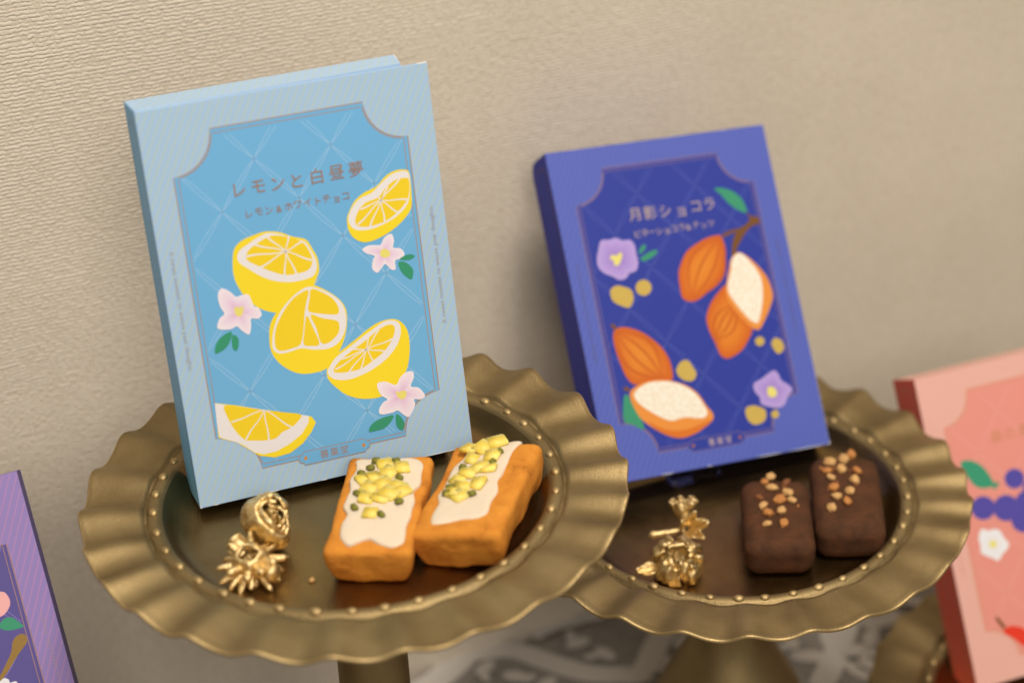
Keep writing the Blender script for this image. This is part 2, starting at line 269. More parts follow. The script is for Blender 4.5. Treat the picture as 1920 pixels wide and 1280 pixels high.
["p","nut",[[46.51,103.59],[44.47,100.65],[40.88,99.84],[37.85,101.63],[37.15,104.98],[39.18,107.92],[42.77,108.73],[45.81,106.94]]],
["p","nut",[[51.44,56.5],[55.26,60.17],[59.28,60.0],[61.42,55.85],[62.58,51.86],[59.82,48.5],[54.93,49.29],[51.62,52.67]]],
["p","nut",[[107.09,63.5],[105.85,61.79],[103.69,61.33],[101.88,62.41],[101.47,64.38],[102.7,66.1],[104.86,66.55],[106.68,65.48]]],
["p","nut",[[111.1,61.91],[113.75,64.4],[117.47,62.37],[117.93,57.46],[113.76,55.21],[111.48,58.95]]],
["p","nut",[[87.43,27.79],[91.32,29.06],[95.19,27.94],[99.16,24.89],[97.42,19.44],[90.94,18.14],[87.2,22.11]]],
["p","nut",[[106.79,21.52],[105.74,20.07],[103.9,19.7],[102.35,20.63],[102.0,22.31],[103.05,23.76],[104.89,24.13],[106.44,23.2]]],
["flower","mallow",[[105.15,35.41],[95.49,40.82],[100.6,42.87],[105.23,45.01],[109.15,46.3],[111.25,44.04],[112.42,40.0],[115.92,37.02],[117.8,33.83],[114.55,30.99],[111.5,26.68],[108.07,25.33],[103.07,26.16],[97.49,28.99],[97.32,32.85],[95.06,36.57]]],
["p","pollen",[[102.85,36.74],[105.67,37.72],[108.15,34.92],[106.92,31.76],[102.92,32.41]]],
["text","gold",[[45.81,145.86],[54.47,145.55],[63.75,145.34],[73.47,144.36],[82.59,145.6],[90.94,145.71]],"月影ショコラ",8.2],
["text","gold",[[44.53,134.57],[49.02,134.82],[53.46,134.72],[57.87,134.46],[62.48,134.23],[67.05,134.59],[71.64,135.01],[75.65,134.45],[80.3,135.04],[85.02,134.21],[89.65,134.63]],"ビターショコラ&ナッツ",4.8],
["text","brand",[[63.4,13.77],[68.46,13.67],[73.57,13.75]],"薔菓堂",4.2]],"pink":[["p","leaf",[[18.44,132.75],[24.63,132.95],[31.04,128.64],[35.11,122.1],[36.72,115.58],[31.47,114.27],[24.77,117.33],[20.5,125.59]]],
["p","leaf",[[36.25,116.25],[40.48,115.79],[39.41,113.81],[36.0,112.4]]],
["p","berry",[[57.49,113.95],[54.64,110.28],[49.66,109.67],[45.46,112.48],[44.5,117.06],[47.34,120.74],[52.32,121.35],[56.53,118.54]]],
["p","berry",[[34.76,101.53],[31.42,97.21],[25.58,96.52],[20.67,99.84],[19.56,105.23],[22.88,109.54],[28.71,110.26],[33.63,106.94]]],
["p","berry",[[50.31,97.75],[46.58,92.95],[40.07,92.18],[34.6,95.88],[33.35,101.87],[37.05,106.66],[43.55,107.45],[49.05,103.76]]],
["p","berry",[[59.51,88.2],[55.98,83.66],[49.8,82.95],[44.61,86.46],[43.42,92.14],[46.93,96.67],[53.1,97.4],[58.31,93.9]]],
["p","berry",[[62.77,98.65],[59.65,94.64],[54.2,93.99],[49.6,97.08],[48.55,102.1],[51.66,106.1],[57.1,106.75],[61.71,103.67]]],
["p","berry",[[69.23,104.96],[66.1,100.94],[60.64,100.29],[56.03,103.38],[54.98,108.39],[58.09,112.4],[63.55,113.06],[68.17,109.98]]],
["flower","white",[[28.89,81.19],[23.21,91.52],[27.65,89.31],[30.82,89.65],[34.68,87.58],[36.65,82.61],[38.87,78.71],[36.26,75.43],[33.43,73.9],[30.24,70.78],[26.97,72.72],[24.28,74.51],[20.09,77.79],[20.47,82.16],[20.26,86.68]]],
["p","pollen",[[30.95,80.45],[29.92,79.12],[28.13,78.92],[26.61,79.95],[26.27,81.61],[27.29,82.94],[29.09,83.15],[30.61,82.12]]],
["p","branch",[[20.31,38.06],[22.19,38.14],[25.67,31.63],[23.67,31.03]]],
["p","red",[[23.77,28.76],[27.43,31.18],[33.35,29.86],[38.7,25.99],[42.21,19.45],[38.88,15.82],[34.88,17.44],[29.38,23.37]]],
["text","gold",[[44.82,142.57],[53.81,142.42],[63.53,142.11],[72.95,141.87]],"森の果実",8]],"purple":[["p","petal",[[106.44,133.1],[108.66,134.87],[112.11,134.6],[114.38,133.21],[115.39,129.27],[113.95,126.06],[110.33,123.48],[106.52,124.6]]],
["p","leaf",[[108.35,120.43],[111.12,122.04],[114.46,121.36],[116.67,118.59],[118.33,115.97],[114.13,115.69],[110.2,116.37],[107.75,118.18],[106.96,119.63]]],
["p","stick",[[113.86,112.44],[116.34,112.92],[118.1,111.79],[118.06,108.77],[115.86,106.69],[112.08,103.56],[107.32,98.91],[102.72,94.83],[98.12,90.76],[97.34,92.21],[102.08,96.84],[106.29,101.65],[109.81,106.06],[111.55,110.39]]],
["flower","white",[[102.61,90.02],[100.64,93.64],[103.41,95.23],[105.44,94.02],[105.61,92.45],[108.48,92.2],[108.74,88.78],[105.97,87.19],[102.66,85.76],[99.55,87.31],[98.12,90.76]]]]}
# places of the toppings (mm) and of the lace bands
ART2 = {"peel1":[[-61.2,783.3],[-53.2,780.1],[-59.6,776.5],[-65.9,773.0],[-70.9,771.8],[-67.9,764.3],[-61.6,766.9],[-55.2,764.7],[-52.8,760.5],[-68.9,756.4],[-62.6,755.8],[-59.1,758.7],[-66.7,745.2]],
"pist1":[[-67.8,780.2],[-65.6,785.9],[-56.1,784.9],[-54.4,771.2],[-54.1,751.9],[-74.0,749.0],[-61.7,742.4],[-72.0,776.0],[-73.1,759.9]],
"peel2":[[-21.8,791.5],[-15.3,790.1],[-8.8,792.9],[-21.0,782.2],[-11.7,781.3],[-18.3,773.6],[-13.7,771.6],[-22.9,770.0],[-28.4,765.6],[-25.7,758.9],[-18.4,759.9],[-29.3,756.8],[-27.0,751.9]],
"pist2":[[-8.0,783.5],[-11.4,775.2],[-25.1,775.1],[-32.9,755.6],[-20.8,751.3],[-31.1,760.2]],
"icing1":[[-74.8,790.4],[-67.4,790.9],[-57.2,789.7],[-47.8,788.5],[-44.1,785.1],[-44.4,776.8],[-45.2,767.1],[-47.9,762.5],[-47.1,754.4],[-48.5,746.7],[-49.7,739.1],[-51.2,728.6],[-52.0,721.2],[-57.2,720.1],[-62.5,723.6],[-66.1,726.9],[-70.5,726.5],[-75.1,723.2],[-78.8,727.2],[-79.6,735.6],[-77.9,746.2],[-79.2,754.1],[-76.9,763.5],[-77.3,773.2],[-74.5,782.0]],
"icing2":[[-22.8,789.9],[-12.5,793.7],[-4.1,793.3],[2.9,791.3],[-1.5,784.6],[-4.0,775.7],[-7.0,766.9],[-9.4,760.7],[-9.6,751.1],[-12.4,745.1],[-14.3,736.0],[-17.8,733.0],[-25.8,734.0],[-34.6,733.2],[-39.4,733.6],[-39.9,739.8],[-37.3,748.9],[-37.4,756.8],[-33.4,766.0],[-31.1,777.3],[-25.6,785.1]],
"nut3":[[133.7,894.7,0],[130.1,890.5,1],[132.9,884.8,0],[141.2,889.5,2],[140.8,879.6,0],[135.4,873.9,1],[141.8,872.4,0],[126.3,869.4,0],[127.9,862.3,1],[135.5,863.4,0],[126.0,852.5,0],[134.9,852.2,1],[125.4,877.4,2]],
"nut4":[[179.7,912.8,1],[174.9,908.5,0],[167.3,906.4,0],[172.3,899.5,0],[164.4,898.3,1],[180.1,896.9,1],[165.4,891.8,0],[177.2,889.0,0],[165.4,882.3,1],[173.4,878.5,0],[165.6,873.9,0],[170.3,869.1,1],[161.4,863.7,0]]}
LACE = {"band":[[[-76.4,987.2],[-60.2,999.9],[-41.9,1021.4],[-23.4,1026.5],[-6.7,1025.2],[5.1,1017.7],[20.3,1007.9],[38.1,999.4],[56.1,996.5],[70.7,996.8],[80.9,1020.4],[89.9,1038.9],[101.5,1062.3]],[[-62.0,991.7],[-48.4,1007.5],[-39.2,1019.7]],[[3.9,1038.3],[18.3,1047.7],[36.5,1053.8],[53.1,1061.6],[71.0,1072.5]],[[179.8,974.9],[190.5,996.5],[201.0,1021.7],[212.2,1049.3],[222.7,1071.6]],[[216.6,1036.8],[228.5,1035.8],[241.3,1043.8]],[[240.0,1062.4],[256.8,1075.1],[274.1,1089.7]]],"blob":[[32.4,1028.7],[49.2,1015.7],[-27.3,1007.3],[-8.4,997.3],[98.4,1020.5],[44.1,1054.7],[90.3,1002.4],[10.4,988.9],[249.8,1053.8],[218.7,1017.3],[222.5,1002.5],[167.3,1018.5],[207.7,1006.6],[213.3,991.9]]}
# ------------------------------------------------------------------ the setting: wall and tabletop
PSI = math.radians(25)
WN = Vector((-math.sin(PSI), math.cos(PSI), 0)); WX = Vector((math.cos(PSI), math.sin(PSI), 0)); WD = .945
def wall_frame(off=0):
    o = WN*(WD+off)
    return Matrix(((WX.x, 0, -WN.x, o.x), (WX.y, 0, -WN.y, o.y), (0, 1, 0, 0), (0, 0, 0, 1)))
w = from_bm('wall', box_bm(-1.6, 2.0, -.85, 1.7, -.06, 0), M['wall']); w.matrix_world = wall_frame()
tag(w, 'cream textured wallpaper wall behind the cake stands', 'wall', kind='structure')
t = from_bm('tabletop', box_bm(-1.2, 1.2, -.035, 0, 0.004, .85, .003), M['table'])
t.matrix_world = wall_frame(); tag(t, 'grey brown tabletop under the lace cloth', 'table', kind='structure')

# lace cloth: a fine net with woven bands and leaves standing a little proud of it
def to_wall(px, py):             # table point in mm -> coordinates along and out from the wall (metres)
    p = Vector((px/1000, py/1000, 0)); return p.dot(WX), WD-p.dot(WN)
def lace():
    bm = bmesh.new()
    def quad(pts, z, mi):
        f = bm.faces.new([bm.verts.new((a, b, z)) for a, b in pts]); f.material_index = mi
    quad([(-.9, .012), (.9, .012), (.9, .80), (-.9, .80)], .0012, 1)
    def band(pts, wd, z):
        pts = [Vector((*to_wall(*p), 0)) for p in pts]
        sm = []
        for i in range(len(pts)-1):
            p0, p1, p2, p3 = pts[max(i-1, 0)], pts[i], pts[i+1], pts[min(i+2, len(pts)-1)]
            for k in range(6):
                s = k/6; sm.append(.5*((2*p1)+(-p0+p2)*s+(2*p0-5*p1+4*p2-p3)*s*s+(-p0+3*p1-3*p2+p3)*s**3))
        sm.append(pts[-1]); L = []
        for i, q in enumerate(sm):
            d = (sm[min(i+1, len(sm)-1)]-sm[max(i-1, 0)]).normalized(); n = Vector((-d.y, d.x, 0)); L.append((q-n*wd/2, q+n*wd/2))
        for (a, b), (c, d) in zip(L, L[1:]): quad([(a.x, a.y), (c.x, c.y), (d.x, d.y), (b.x, b.y)], z, 0)
    for i, b_ in enumerate(LACE['band']): band(b_, (.016, .014, .009, .016, .013, .012)[i], .0018+.0002*i)
    # the same bands and sprigs carried on over the rest of the cloth
    for i, (x, y) in enumerate(LACE['blob']):
        for k in range(2):
            a = i*1.3+k*2.1; cx, cy = to_wall(x+9*math.cos(a)*(k > 0), y+9*math.sin(a)*(k > 0))
            quad([(cx+((.0085)*math.cos(q)*math.cos(a)-.0050*math.sin(q)*math.sin(a))*(.6 if k else 1), cy+(.0085*math.cos(q)*math.sin(a)+.0050*math.sin(q)*math.cos(a))*(.6 if k else 1)) for q in [j*math.pi/6 for j in range(12)]], .0032+.0001*k+.0003*(i % 5), 0)
    for gx in range(-8, 9):
        for gy in range(1, 6):
            x, y = gx*.1, gy*.14-.02
            if -.22 < x < .42 and y < .14: continue
            for k in range(5):
                a = k*1.2566; cx, cy = x+.018*math.cos(a), y+.018*math.sin(a)
                quad([(cx+.013*math.cos(q)*math.cos(a)-.006*math.sin(q)*math.sin(a), cy+.013*math.cos(q)*math.sin(a)+.006*math.sin(q)*math.cos(a)) for q in [j*math.pi/6 for j in range(12)]], .0018+.0001*k, 0)
    o = from_bm('lace_tablecloth', bm, [M['lace'], M['net']])
    # table coordinates: x along the wall, second axis out from the wall, third up
    o.matrix_world = Matrix(((WX.x, -WN.x, 0, WN.x*WD), (WX.y, -WN.y, 0, WN.y*WD), (0, 0, 1, 0), (0, 0, 0, 1)))
    tag(o, 'white lace tablecloth with woven bands and leaf sprigs under the stands', 'tablecloth')
lace()

# ------------------------------------------------------------------ cake stands
RB = .0927
def wave(th, ph):
    a = 26*(th-ph)+.55*math.sin(3*th+1)+.45*math.sin(5*th+ph*7)
    return (math.cos(a)+.12*math.cos(2*a+.6))*(1+.22*math.sin(2*th+ph*5))
def plate_mesh(ph):
    prof = [(.0, -.0105), (.03, -.0105), (.06, -.0105), (.0765, -.0104), (.0805, -.0098), (.0838, -.0078), (.0862, -.0046), (.0878, -.0018), (.0889, -.0006), (.0896, .0003), (.0909, .0011), (.0927, .0014), (.0944, .0010), (.0957, .0001), (.0965, -.0010), (.0971, -.0009)]
    R0, R1 = .0974, .125
    for k in range(0, 13): prof.append((R0+(R1-R0)*k/12, None))
    global LIP; LIP = len(prof)-1
    prof += [('l', 1), ('l', 2), ('l', 3), ('l', 4)]
    for k in range(12, -1, -2): prof.append(('u', k))
    prof += [(.088, -.0045), (.083, -.0125), (.078, -.0135), (.05, -.0135), (.02, -.0135)]
    N = 416; v = []; f = []
    def rim(th, s):
        w_ = wave(th, ph); a = s**.75
        return R0+(R1-R0)*s+.0006*w_*s, .0011+.0030*s+(.0008+.0014*a)*w_-.0022*s*s
    for i in range(N):
        th = 2*math.pi*i/N; c, s_ = math.cos(th), math.sin(th); kk = 0
        for r, z in prof:
            if r == 'l':
                rr, zz = rim(th, 1); rr += (.0006, .0009, .0007, .0)[z-1]; zz += (.0001, -.0006, -.0013, -.0018)[z-1]
            elif r == 'u':
                rr, zz = rim(th, z/12); rr -= .0004; zz -= .0018
            elif z is None:
                rr, zz = rim(th, kk/12); kk += 1
                if kk == 13: zz += .0004
            else: rr, zz = r, z
            v.append((rr*c, rr*s_, zz+.00012*noise.noise(Vector((rr*c*90, rr*s_*90, 3)))))
    P = len(prof); global PN; PN = P-1
    for i in range(N):
        j = (i+1) % N
        for k in range(P-1):
            f.append((i*P+k, j*P+k, j*P+k+1, i*P+k+1))
    return v, f
def bead_mesh(n, ph):
    bm = bmesh.new()
    for i in range(n):
        th = ph+2*math.pi*i/n+random.uniform(-.012, .012)
        r = random.uniform(.0019, .0024)
        bmesh.ops.create_uvsphere(bm, u_segments=12, v_segments=8, radius=r, matrix=Matrix.Translation((RB*math.cos(th), RB*math.sin(th), .0012)) @ Matrix.Rotation(th, 4, 'Z') @ Matrix.Diagonal((1, 1.3, .8, 1)))
    return bm
def lathe(prof, N=72):
    v, f = [], []
    for i in range(N):
        a = 2*math.pi*i/N
        for r, z in prof: v.append((r*math.cos(a), r*math.sin(a), z))
    P = len(prof)
    for i in range(N):
        j = (i+1) % N
        for k in range(P-1): f.append((i*P+k, j*P+k, j*P+k+1, i*P+k+1))
    return v, f
def smooth_prof(p, n=5):
    out = []
    for i in range(len(p)-1):
        p0, p1, p2, p3 = [Vector(p[max(0, min(len(p)-1, j))]) for j in (i-1, i, i+1, i+2)]
        for k in range(n):
            s = k/n; q = .5*((2*p1)+(-p0+p2)*s+(2*p0-5*p1+4*p2-p3)*s*s+(-p0+3*p1-3*p2+p3)*s**3); out.append((max(q.x, 0), q.y))
    out.append(tuple(p[-1])); return out
def stand(x, y, zb, ped, ph, nb, bph, label):
    o = empty('cake_stand', Matrix.Translation((x, y, 0)))
    tag(o, label, 'cake stand', 'gold cake stands with scalloped rims')
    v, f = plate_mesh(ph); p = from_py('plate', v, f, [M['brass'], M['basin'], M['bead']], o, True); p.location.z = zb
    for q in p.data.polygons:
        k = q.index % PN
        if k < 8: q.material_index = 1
        elif LIP <= k < LIP+3: q.material_index = 2  # lip faces take the lighter brass as a painted edge highlight
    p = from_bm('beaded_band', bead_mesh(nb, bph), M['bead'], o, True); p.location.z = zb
    v, f = lathe(smooth_prof(ped)); from_py('pedestal', v, f, M['brass'], o, True)
    return o
Z0 = .0036                     # top of the lace cloth, where the feet stand
S1 = stand(-.07541, .77867, ZT-.52545, [(.0, .2842), (.030, .2842), (.029, .281), (.022, .274), (.0185, .262), (.0172, .24), (.0172, .20), (.018, .15), (.022, .10), (.034, .06), (.052, .028), (.062, .016), (.065, .010), (.0655, Z0), (.0, Z0)], math.radians(4.9), 39, math.radians(-70.6), 'gold scalloped cake stand, tallest, holding the pale blue lemon box and lemon cakes')
S2 = stand(.11358, .89757, ZT-.62055, [(.0, .1890), (.030, .1890), (.029, .186), (.022, .179), (.0185, .168), (.0182, .142), (.0185, .125), (.0210, .110), (.0275, .096), (.036, .080), (.044, .060), (.052, .034), (.061, .015), (.064, .010), (.0645, Z0), (.0, Z0)], math.radians(4.1), 41, math.radians(-86), 'gold scalloped cake stand, holding the cobalt box and chocolate cakes')
S3 = stand(.318, .879, .0605, [(.0, .047), (.030, .047), (.028, .044), (.022, .038), (.021, .028), (.034, .018), (.052, .012), (.060, .009), (.0605, Z0), (.0, Z0)], math.radians(2), 40, 0, 'low gold cake stand under the pink box, mostly out of frame')
S4 = stand(-.275, .70, .128, [(.0, .1145), (.030, .1145), (.028, .111), (.022, .10), (.019, .07), (.021, .05), (.034, .026), (.052, .015), (.060, .010), (.0605, Z0), (.0, Z0)], math.radians(7), 40, 0, 'gold cake stand holding the purple box')
FL1 = ZT-.52545-.0105; FL2 = ZT-.62055-.0105; FL3 = .0605-.0105; FL4 = .128-.0105
# ------------------------------------------------------------------ printed boxes
BW, BH, BT = 133.77, 187.0, 28.0        # millimetres
def catmull(pts, n=4):
    out = []; L = len(pts)
    for i in range(L):
        p0, p1, p2, p3 = (Vector(pts[(i+j) % L]) for j in (-1, 0, 1, 2))
        for k in range(n):
            s = k/n; out.append(tuple(.5*((2*p1)+(-p0+p2)*s+(2*p0-5*p1+4*p2-p3)*s*s+(-p0+3*p1-3*p2+p3)*s**3)))
    return out
def clip_half(poly, a, b, c):           # keep a*x+b*y <= c
    out = []
    for i, p in enumerate(poly):
        q = poly[(i+1) % len(poly)]; dp, dq = a*p[0]+b*p[1]-c, a*q[0]+b*q[1]-c
        if dp <= 0: out.append(p)
        if (dp < 0) != (dq < 0) and dp != dq:
            s = dp/(dp-dq); out.append((p[0]+(q[0]-p[0])*s, p[1]+(q[1]-p[1])*s))
    return out
def clip_rect(poly, x0, x1, y0, y1):
    for h in ((-1, 0, -x0), (1, 0, x1), (0, -1, -y0), (0, 1, y1)):
        if poly: poly = clip_half(poly, *h)
    return poly
def inside(p, poly):
    r = False; j = len(poly)-1
    for i in range(len(poly)):
        (xi, yi), (xj, yj) = poly[i], poly[j]
        if (yi > p[1]) != (yj > p[1]) and p[0] < (xj-xi)*(p[1]-yi)/(yj-yi)+xi: r = not r
        j = i
    return r
_glyph = {}
def glyph(ch, bold):
    if (ch, bold) not in _glyph:
        c = bpy.data.curves.new('lettering', 'FONT'); c.body = ch; c.size = 1; c.offset = bold; c.align_x = 'LEFT'; c.resolution_u = 4
        o = bpy.data.objects.new('lettering', c); COL.objects.link(o)
        bpy.context.view_layer.update()
        me = bpy.data.meshes.new_from_object(o.evaluated_get(bpy.context.evaluated_depsgraph_get()))
        vs_ = [(v.co.x, v.co.y) for v in me.vertices]; fs = [tuple(p.vertices) for p in me.polygons]
        bpy.data.objects.remove(o); bpy.data.curves.remove(c); bpy.data.meshes.remove(me)
        _glyph[ch, bold] = (vs_, fs)
    return _glyph[ch, bold]
class Print:
    """flat coloured shapes laid one over the other, a few thousandths of a millimetre apart, in millimetres"""
    def __init__(s): s.v, s.f, s.c, s.z = [], [], [], .02
    def up(s): s.z += .006
    def face(s, pts, col, z=None):
        if len(pts) < 3: return
        n = len(s.v); s.v += [(x, y, s.z if z is None else z) for x, y in pts]; s.f.append(tuple(range(n, n+len(pts))))
        s.c.append([col]*len(pts) if not isinstance(col[0], tuple) else list(col))
    def strip(s, pts, wd, col, closed=False, taper=None):
        L = []; n = len(pts)
        for i, p in enumerate(pts):
            a, b = (pts[i-1], pts[(i+1) % n]) if closed else (pts[max(i-1, 0)], pts[min(i+1, n-1)])
            d = Vector(b)-Vector(a); d = d.normalized() if d.length else Vector((1, 0)); nn = Vector((-d.y, d.x))
            w_ = wd/2*(taper(i/(n-1)) if taper else 1); L.append((tuple(Vector(p)-nn*w_), tuple(Vector(p)+nn*w_)))
        for i in range(n if closed else n-1):
            (a, b), (c, d) = L[i], L[(i+1) % n]; s.face([a, c, d, b], col)
    def fan(s, c, ring, c0, c1, c2):
        mid = [((p[0]-c[0])*.5+c[0], (p[1]-c[1])*.5+c[1]) for p in ring]; n = len(ring)
        for i in range(n):
            j = (i+1) % n
            s.face([c, mid[i], mid[j]], (c0, c1, c1)); s.face([mid[i], ring[i], ring[j], mid[j]], (c1, c2, c2, c1))
    def char(s, ch, cx, cy, size, col, rot=0, bold=.008):
        vs_, fs = glyph(ch, bold)
        if not vs_: return
        ox = .5 if ord(ch) > 0x2e80 else (max(v[0] for v in vs_)+min(v[0] for v in vs_))/2
        oy = .36; c, q = math.cos(rot), math.sin(rot); n = len(s.v)
        for x, y in vs_:
            x, y = (x-ox)*size, (y-oy)*size; s.v.append((cx+x*c-y*q, cy+x*q+y*c, s.z))
        for f in fs: s.f.append(tuple(n+i for i in f)); s.c.append([col]*len(f))
    def line(s, txt, x, y, x1, y1, size, col, bold=.004):
        adv = []; pos = 0
        for ch in txt:
            if ch == ' ': pos += .30; continue
            vs_, _ = glyph(ch, bold); mx = max(v[0] for v in vs_); mn = min(v[0] for v in vs_)
            adv.append((ch, pos+(mx-mn)/2)); pos += (mx-mn)+.09
        d = Vector((x1-x, y1-y)); L = d.length; rot = math.atan2(d.y, d.x); k = L/pos
        for ch, a in adv:
            p = Vector((x, y))+d.normalized()*a*k; s.char(ch, p.x, p.y, size, col, rot, bold)
    def tone(s, k): s.c = [[(a*k, b*k, c*k, 1) for a, b, c, _ in f] for f in s.c]; return s
    def add_to(s, bm, layer, scale=.001):
        vv = [bm.verts.new((x*scale, y*scale, z*scale)) for x, y, z in s.v]
        for f, c in zip(s.f, s.c):
            try: fc = bm.faces.new([vv[i] for i in f])
            except ValueError: continue
            for lp, cc in zip(fc.loops, c): lp[layer] = cc
            fc.normal_update()
def colour_all(bm, layer, col):
    for f in bm.faces:
        for lp in f.loops: lp[layer] = col
def finish(name, bm, parent):
    me = bpy.data.meshes.new(name); bm.to_mesh(me); bm.free(); return link(name, me, M['card'], parent)
def slab(name, x0, x1, y0, y1, z0, z1, col, parent, bev=.0, extra=None):
    bm = box_bm(x0/1000, x1/1000, y0/1000, y1/1000, z0/1000, z1/1000, bev/1000)
    bmesh.ops.recalc_face_normals(bm, faces=bm.faces)
    ly = bm.loops.layers.float_color.new('Col'); colour_all(bm, ly, col)
    if extra: extra(bm, ly)
    return finish(name, bm, parent)
def frame_outline(d, n=9):
    x0, x1, y0, y1 = 12.3+d, 120.6-d, 12.6+d, 174.2-d; r = 19
    pts = []
    for (cx, cy), a0 in (((12.3, 12.6), 0), ((120.6, 12.6), 90), ((120.6, 174.2), 180), ((12.3, 174.2), 270)):
        rr = r+d*.35
        arc = []
        for k in range(n+1):
            a = math.radians(a0+90-90*k/n); arc.append((min(x1, max(x0, cx+rr*math.cos(a))), min(y1, max(y0, cy+rr*math.sin(a)))))
        pts += arc if True else arc[::-1]
    return pts
INK = dict(rind=pr(245, 212, 42), pith=pr(233, 222, 212), flesh=pr(241, 203, 38), leaf=pr(58, 145, 105), pollen=pr(232, 215, 110), cream=pr(246, 232, 204),
           podlight=pr(232, 142, 55), pod=pr(218, 112, 30), branch=pr(118, 74, 32), nut=pr(203, 168, 78), berry=pr(84, 74, 150), red=pr(226, 58, 36), petal=pr(240, 172, 160), stick=pr(150, 114, 52))
def front_print(P, pal, art):
    """the whole printed front: striped border, ornamental frame, trellis, pictures, lettering"""
    P.face([(0, 0), (BW, 0), (BW, BH), (0, BH)], pal['border']); P.up()
    a = math.radians(62); dx, dy = math.cos(a), math.sin(a); nx, ny = -dy, dx
    for k in range(-90, 100):
        c = k*3.15; o = (nx*c+BW/2, ny*c+BH/2)
        q = [(o[0]+dx*s*200+nx*t_, o[1]+dy*s*200+ny*t_) for s, t_ in ((-1, -.42), (1, -.42), (1, .42), (-1, .42))]
        P.face(clip_rect(q, .3, BW-.3, .3, BH-.3), pal['stripe'])
    P.up()
    fo, fi = frame_outline(0), frame_outline(2.0)
    P.face(fo, pal['inner']); P.up()
    # trellis of paired, crossing strands
    lim = frame_outline(2.4); g = pal['trellis']
    for i in range(-3, 9):
        for j in range(-2, 10):
            if (i+j) % 2: continue
            x, y = 49.0+17.75*i, 157.6-21.35*j
            for sx in (1, -1):
                e = Vector((17.75*sx, -21.35)); n = Vector((-e.y, e.x)).normalized()
                for sd in (1, -1):
                    run = []
                    for k in range(15):
                        s = k/14; p = Vector((x, y))+e*s+n*sd*.95*math.sin(math.pi*s)
                        if inside(p, lim): run.append(tuple(p))
                        else:
                            if len(run) > 1: P.strip(run, .37, g)
                            run = []
                    if len(run) > 1: P.strip(run, .37, g)
    P.up()
    P.strip(fo, pal.get('lw', .50), pal['line'], True); P.strip(fi, .38, pal['line'], True); P.up()
    for it in art:
        kind, col, pts = it[0], it[1], [tuple(p) for p in it[2]]
        if kind == 'p': P.face(catmull(pts), INK.get(col) or pal[col])
        elif kind == 'ps': P.face(pts, INK[col])
        elif kind == 'spokes':
            c = Vector(pts[0])
            for k, e in enumerate(pts[1:]):
                d = Vector(e)-c; n = Vector((-d.y, d.x))*(.05 if k % 2 else -.05)*.35
                P.strip([tuple(c+d*s+n*math.sin(s*math.pi*2)) for s in [q/10 for q in range(11)]], it[3]*.19, INK[col], taper=lambda s: .75+.6*s*s)
        elif kind == 'flower':
            c0, c1, c2 = {'blossom': (pr(222, 170, 195), pr(233, 205, 214), pr(240, 224, 220)), 'mallow': (pr(150, 118, 185), pr(172, 140, 198), pr(186, 158, 208)), 'white': (pr(228, 215, 190), pr(232, 224, 216), pr(234, 228, 224))}[col]
            P.fan(pts[0], catmull(pts[1:]), c0, c1, c2)
        elif kind == 'pod':
            q = catmull(pts); c = (sum(p[0] for p in q)/len(q), sum(p[1] for p in q)/len(q))
            P.fan(c, q, pr(226, 134, 40), pr(222, 124, 32), pr(206, 92, 22)); P.up()
            a_, b_ = Vector(pts[0]), Vector(pts[it[3]]); d = b_-a_; n = Vector((-d.y, d.x))
            for s_ in (-.24, -.08, .09, .25):
                P.strip([tuple(a_+d*(.03+.92*s)+n*s_*math.sin(math.pi*min(1, s*.97+.02))) for s in [k/14 for k in range(15)]], .85, pr(190, 84, 20), taper=lambda s: .25+1.1*math.sin(math.pi*s))
        elif kind == 'text':
            for ch, (x, y) in zip(it[3], pts): P.char(ch, x, y, it[4], pal[col], 0, .003) if col != 'brand' else None
        P.up()
        if col == 'cream':                      # seeds packed in the open pod
            q = catmull(pts); xs = [p[0] for p in q]; ys = [p[1] for p in q]; rnd = random.Random(len(q)); done = []
            for _ in range(900):
                x, y = rnd.uniform(min(xs), max(xs)), rnd.uniform(min(ys), max(ys)); r = rnd.uniform(1.15, 1.6)
                if any((x-a_)**2+(y-b_)**2 < (r+r2)**2*.72 for a_, b_, r2 in done): continue
                if all(inside((x+1.5*math.cos(t_), y+1.5*math.sin(t_)), q) for t_ in (0, 1.6, 3.1, 4.7)):
                    done.append((x, y, r)); a0 = rnd.random()*3
                    P.strip([(x+r*math.cos(t_)*math.cos(a0)-.7*r*math.sin(t_)*math.sin(a0), y+r*math.cos(t_)*math.sin(a0)+.7*r*math.sin(t_)*math.cos(a0)) for t_ in [u*.45-.4+a0 for u in range(9)]], .34, pr(228, 188, 134), taper=lambda s: .3+.8*math.sin(math.pi*s))
            P.up()
    # maker's plaque
    pq = [(51.6, 16.1), (81.2, 16.1), (81.5, 15.2), (83.4, 14.3), (83.9, 12.8), (83.4, 11.3), (81.5, 10.4), (81.2, 9.5), (51.6, 9.5), (51.3, 10.4), (49.4, 11.3), (48.9, 12.8), (49.4, 14.3), (51.3, 15.2)]
    br = [it for it in art if it[1] == 'brand']
    if br or pal.get('plaque'):
        P.face(pq, pal['inner']); P.up(); P.strip(pq, .34, pal['line'], True)
        for x in (52.2, 80.6): P.face([(x-1.05, 12.8), (x, 11.6), (x+1.05, 12.8), (x, 14.0)], pal['diamond'])
        for it in br:
            for ch, (x, y) in zip(it[3], it[2]): P.char(ch, x, 12.8, it[4], pal['gold'], 0, .004)
    P.up()
    s = 'A sweet moment to weave your thoughts.'
    P.line(s, 127.2, 64, 127.2, 121.5, 2.9, pal['side']); P.line(s, 6.2, 123, 6.2, 66, 2.9, pal['side'])
    # pale worn card along the cut edges
    P.up()
    wc = pr(232, 226, 216)
    rnd = random.Random(3)
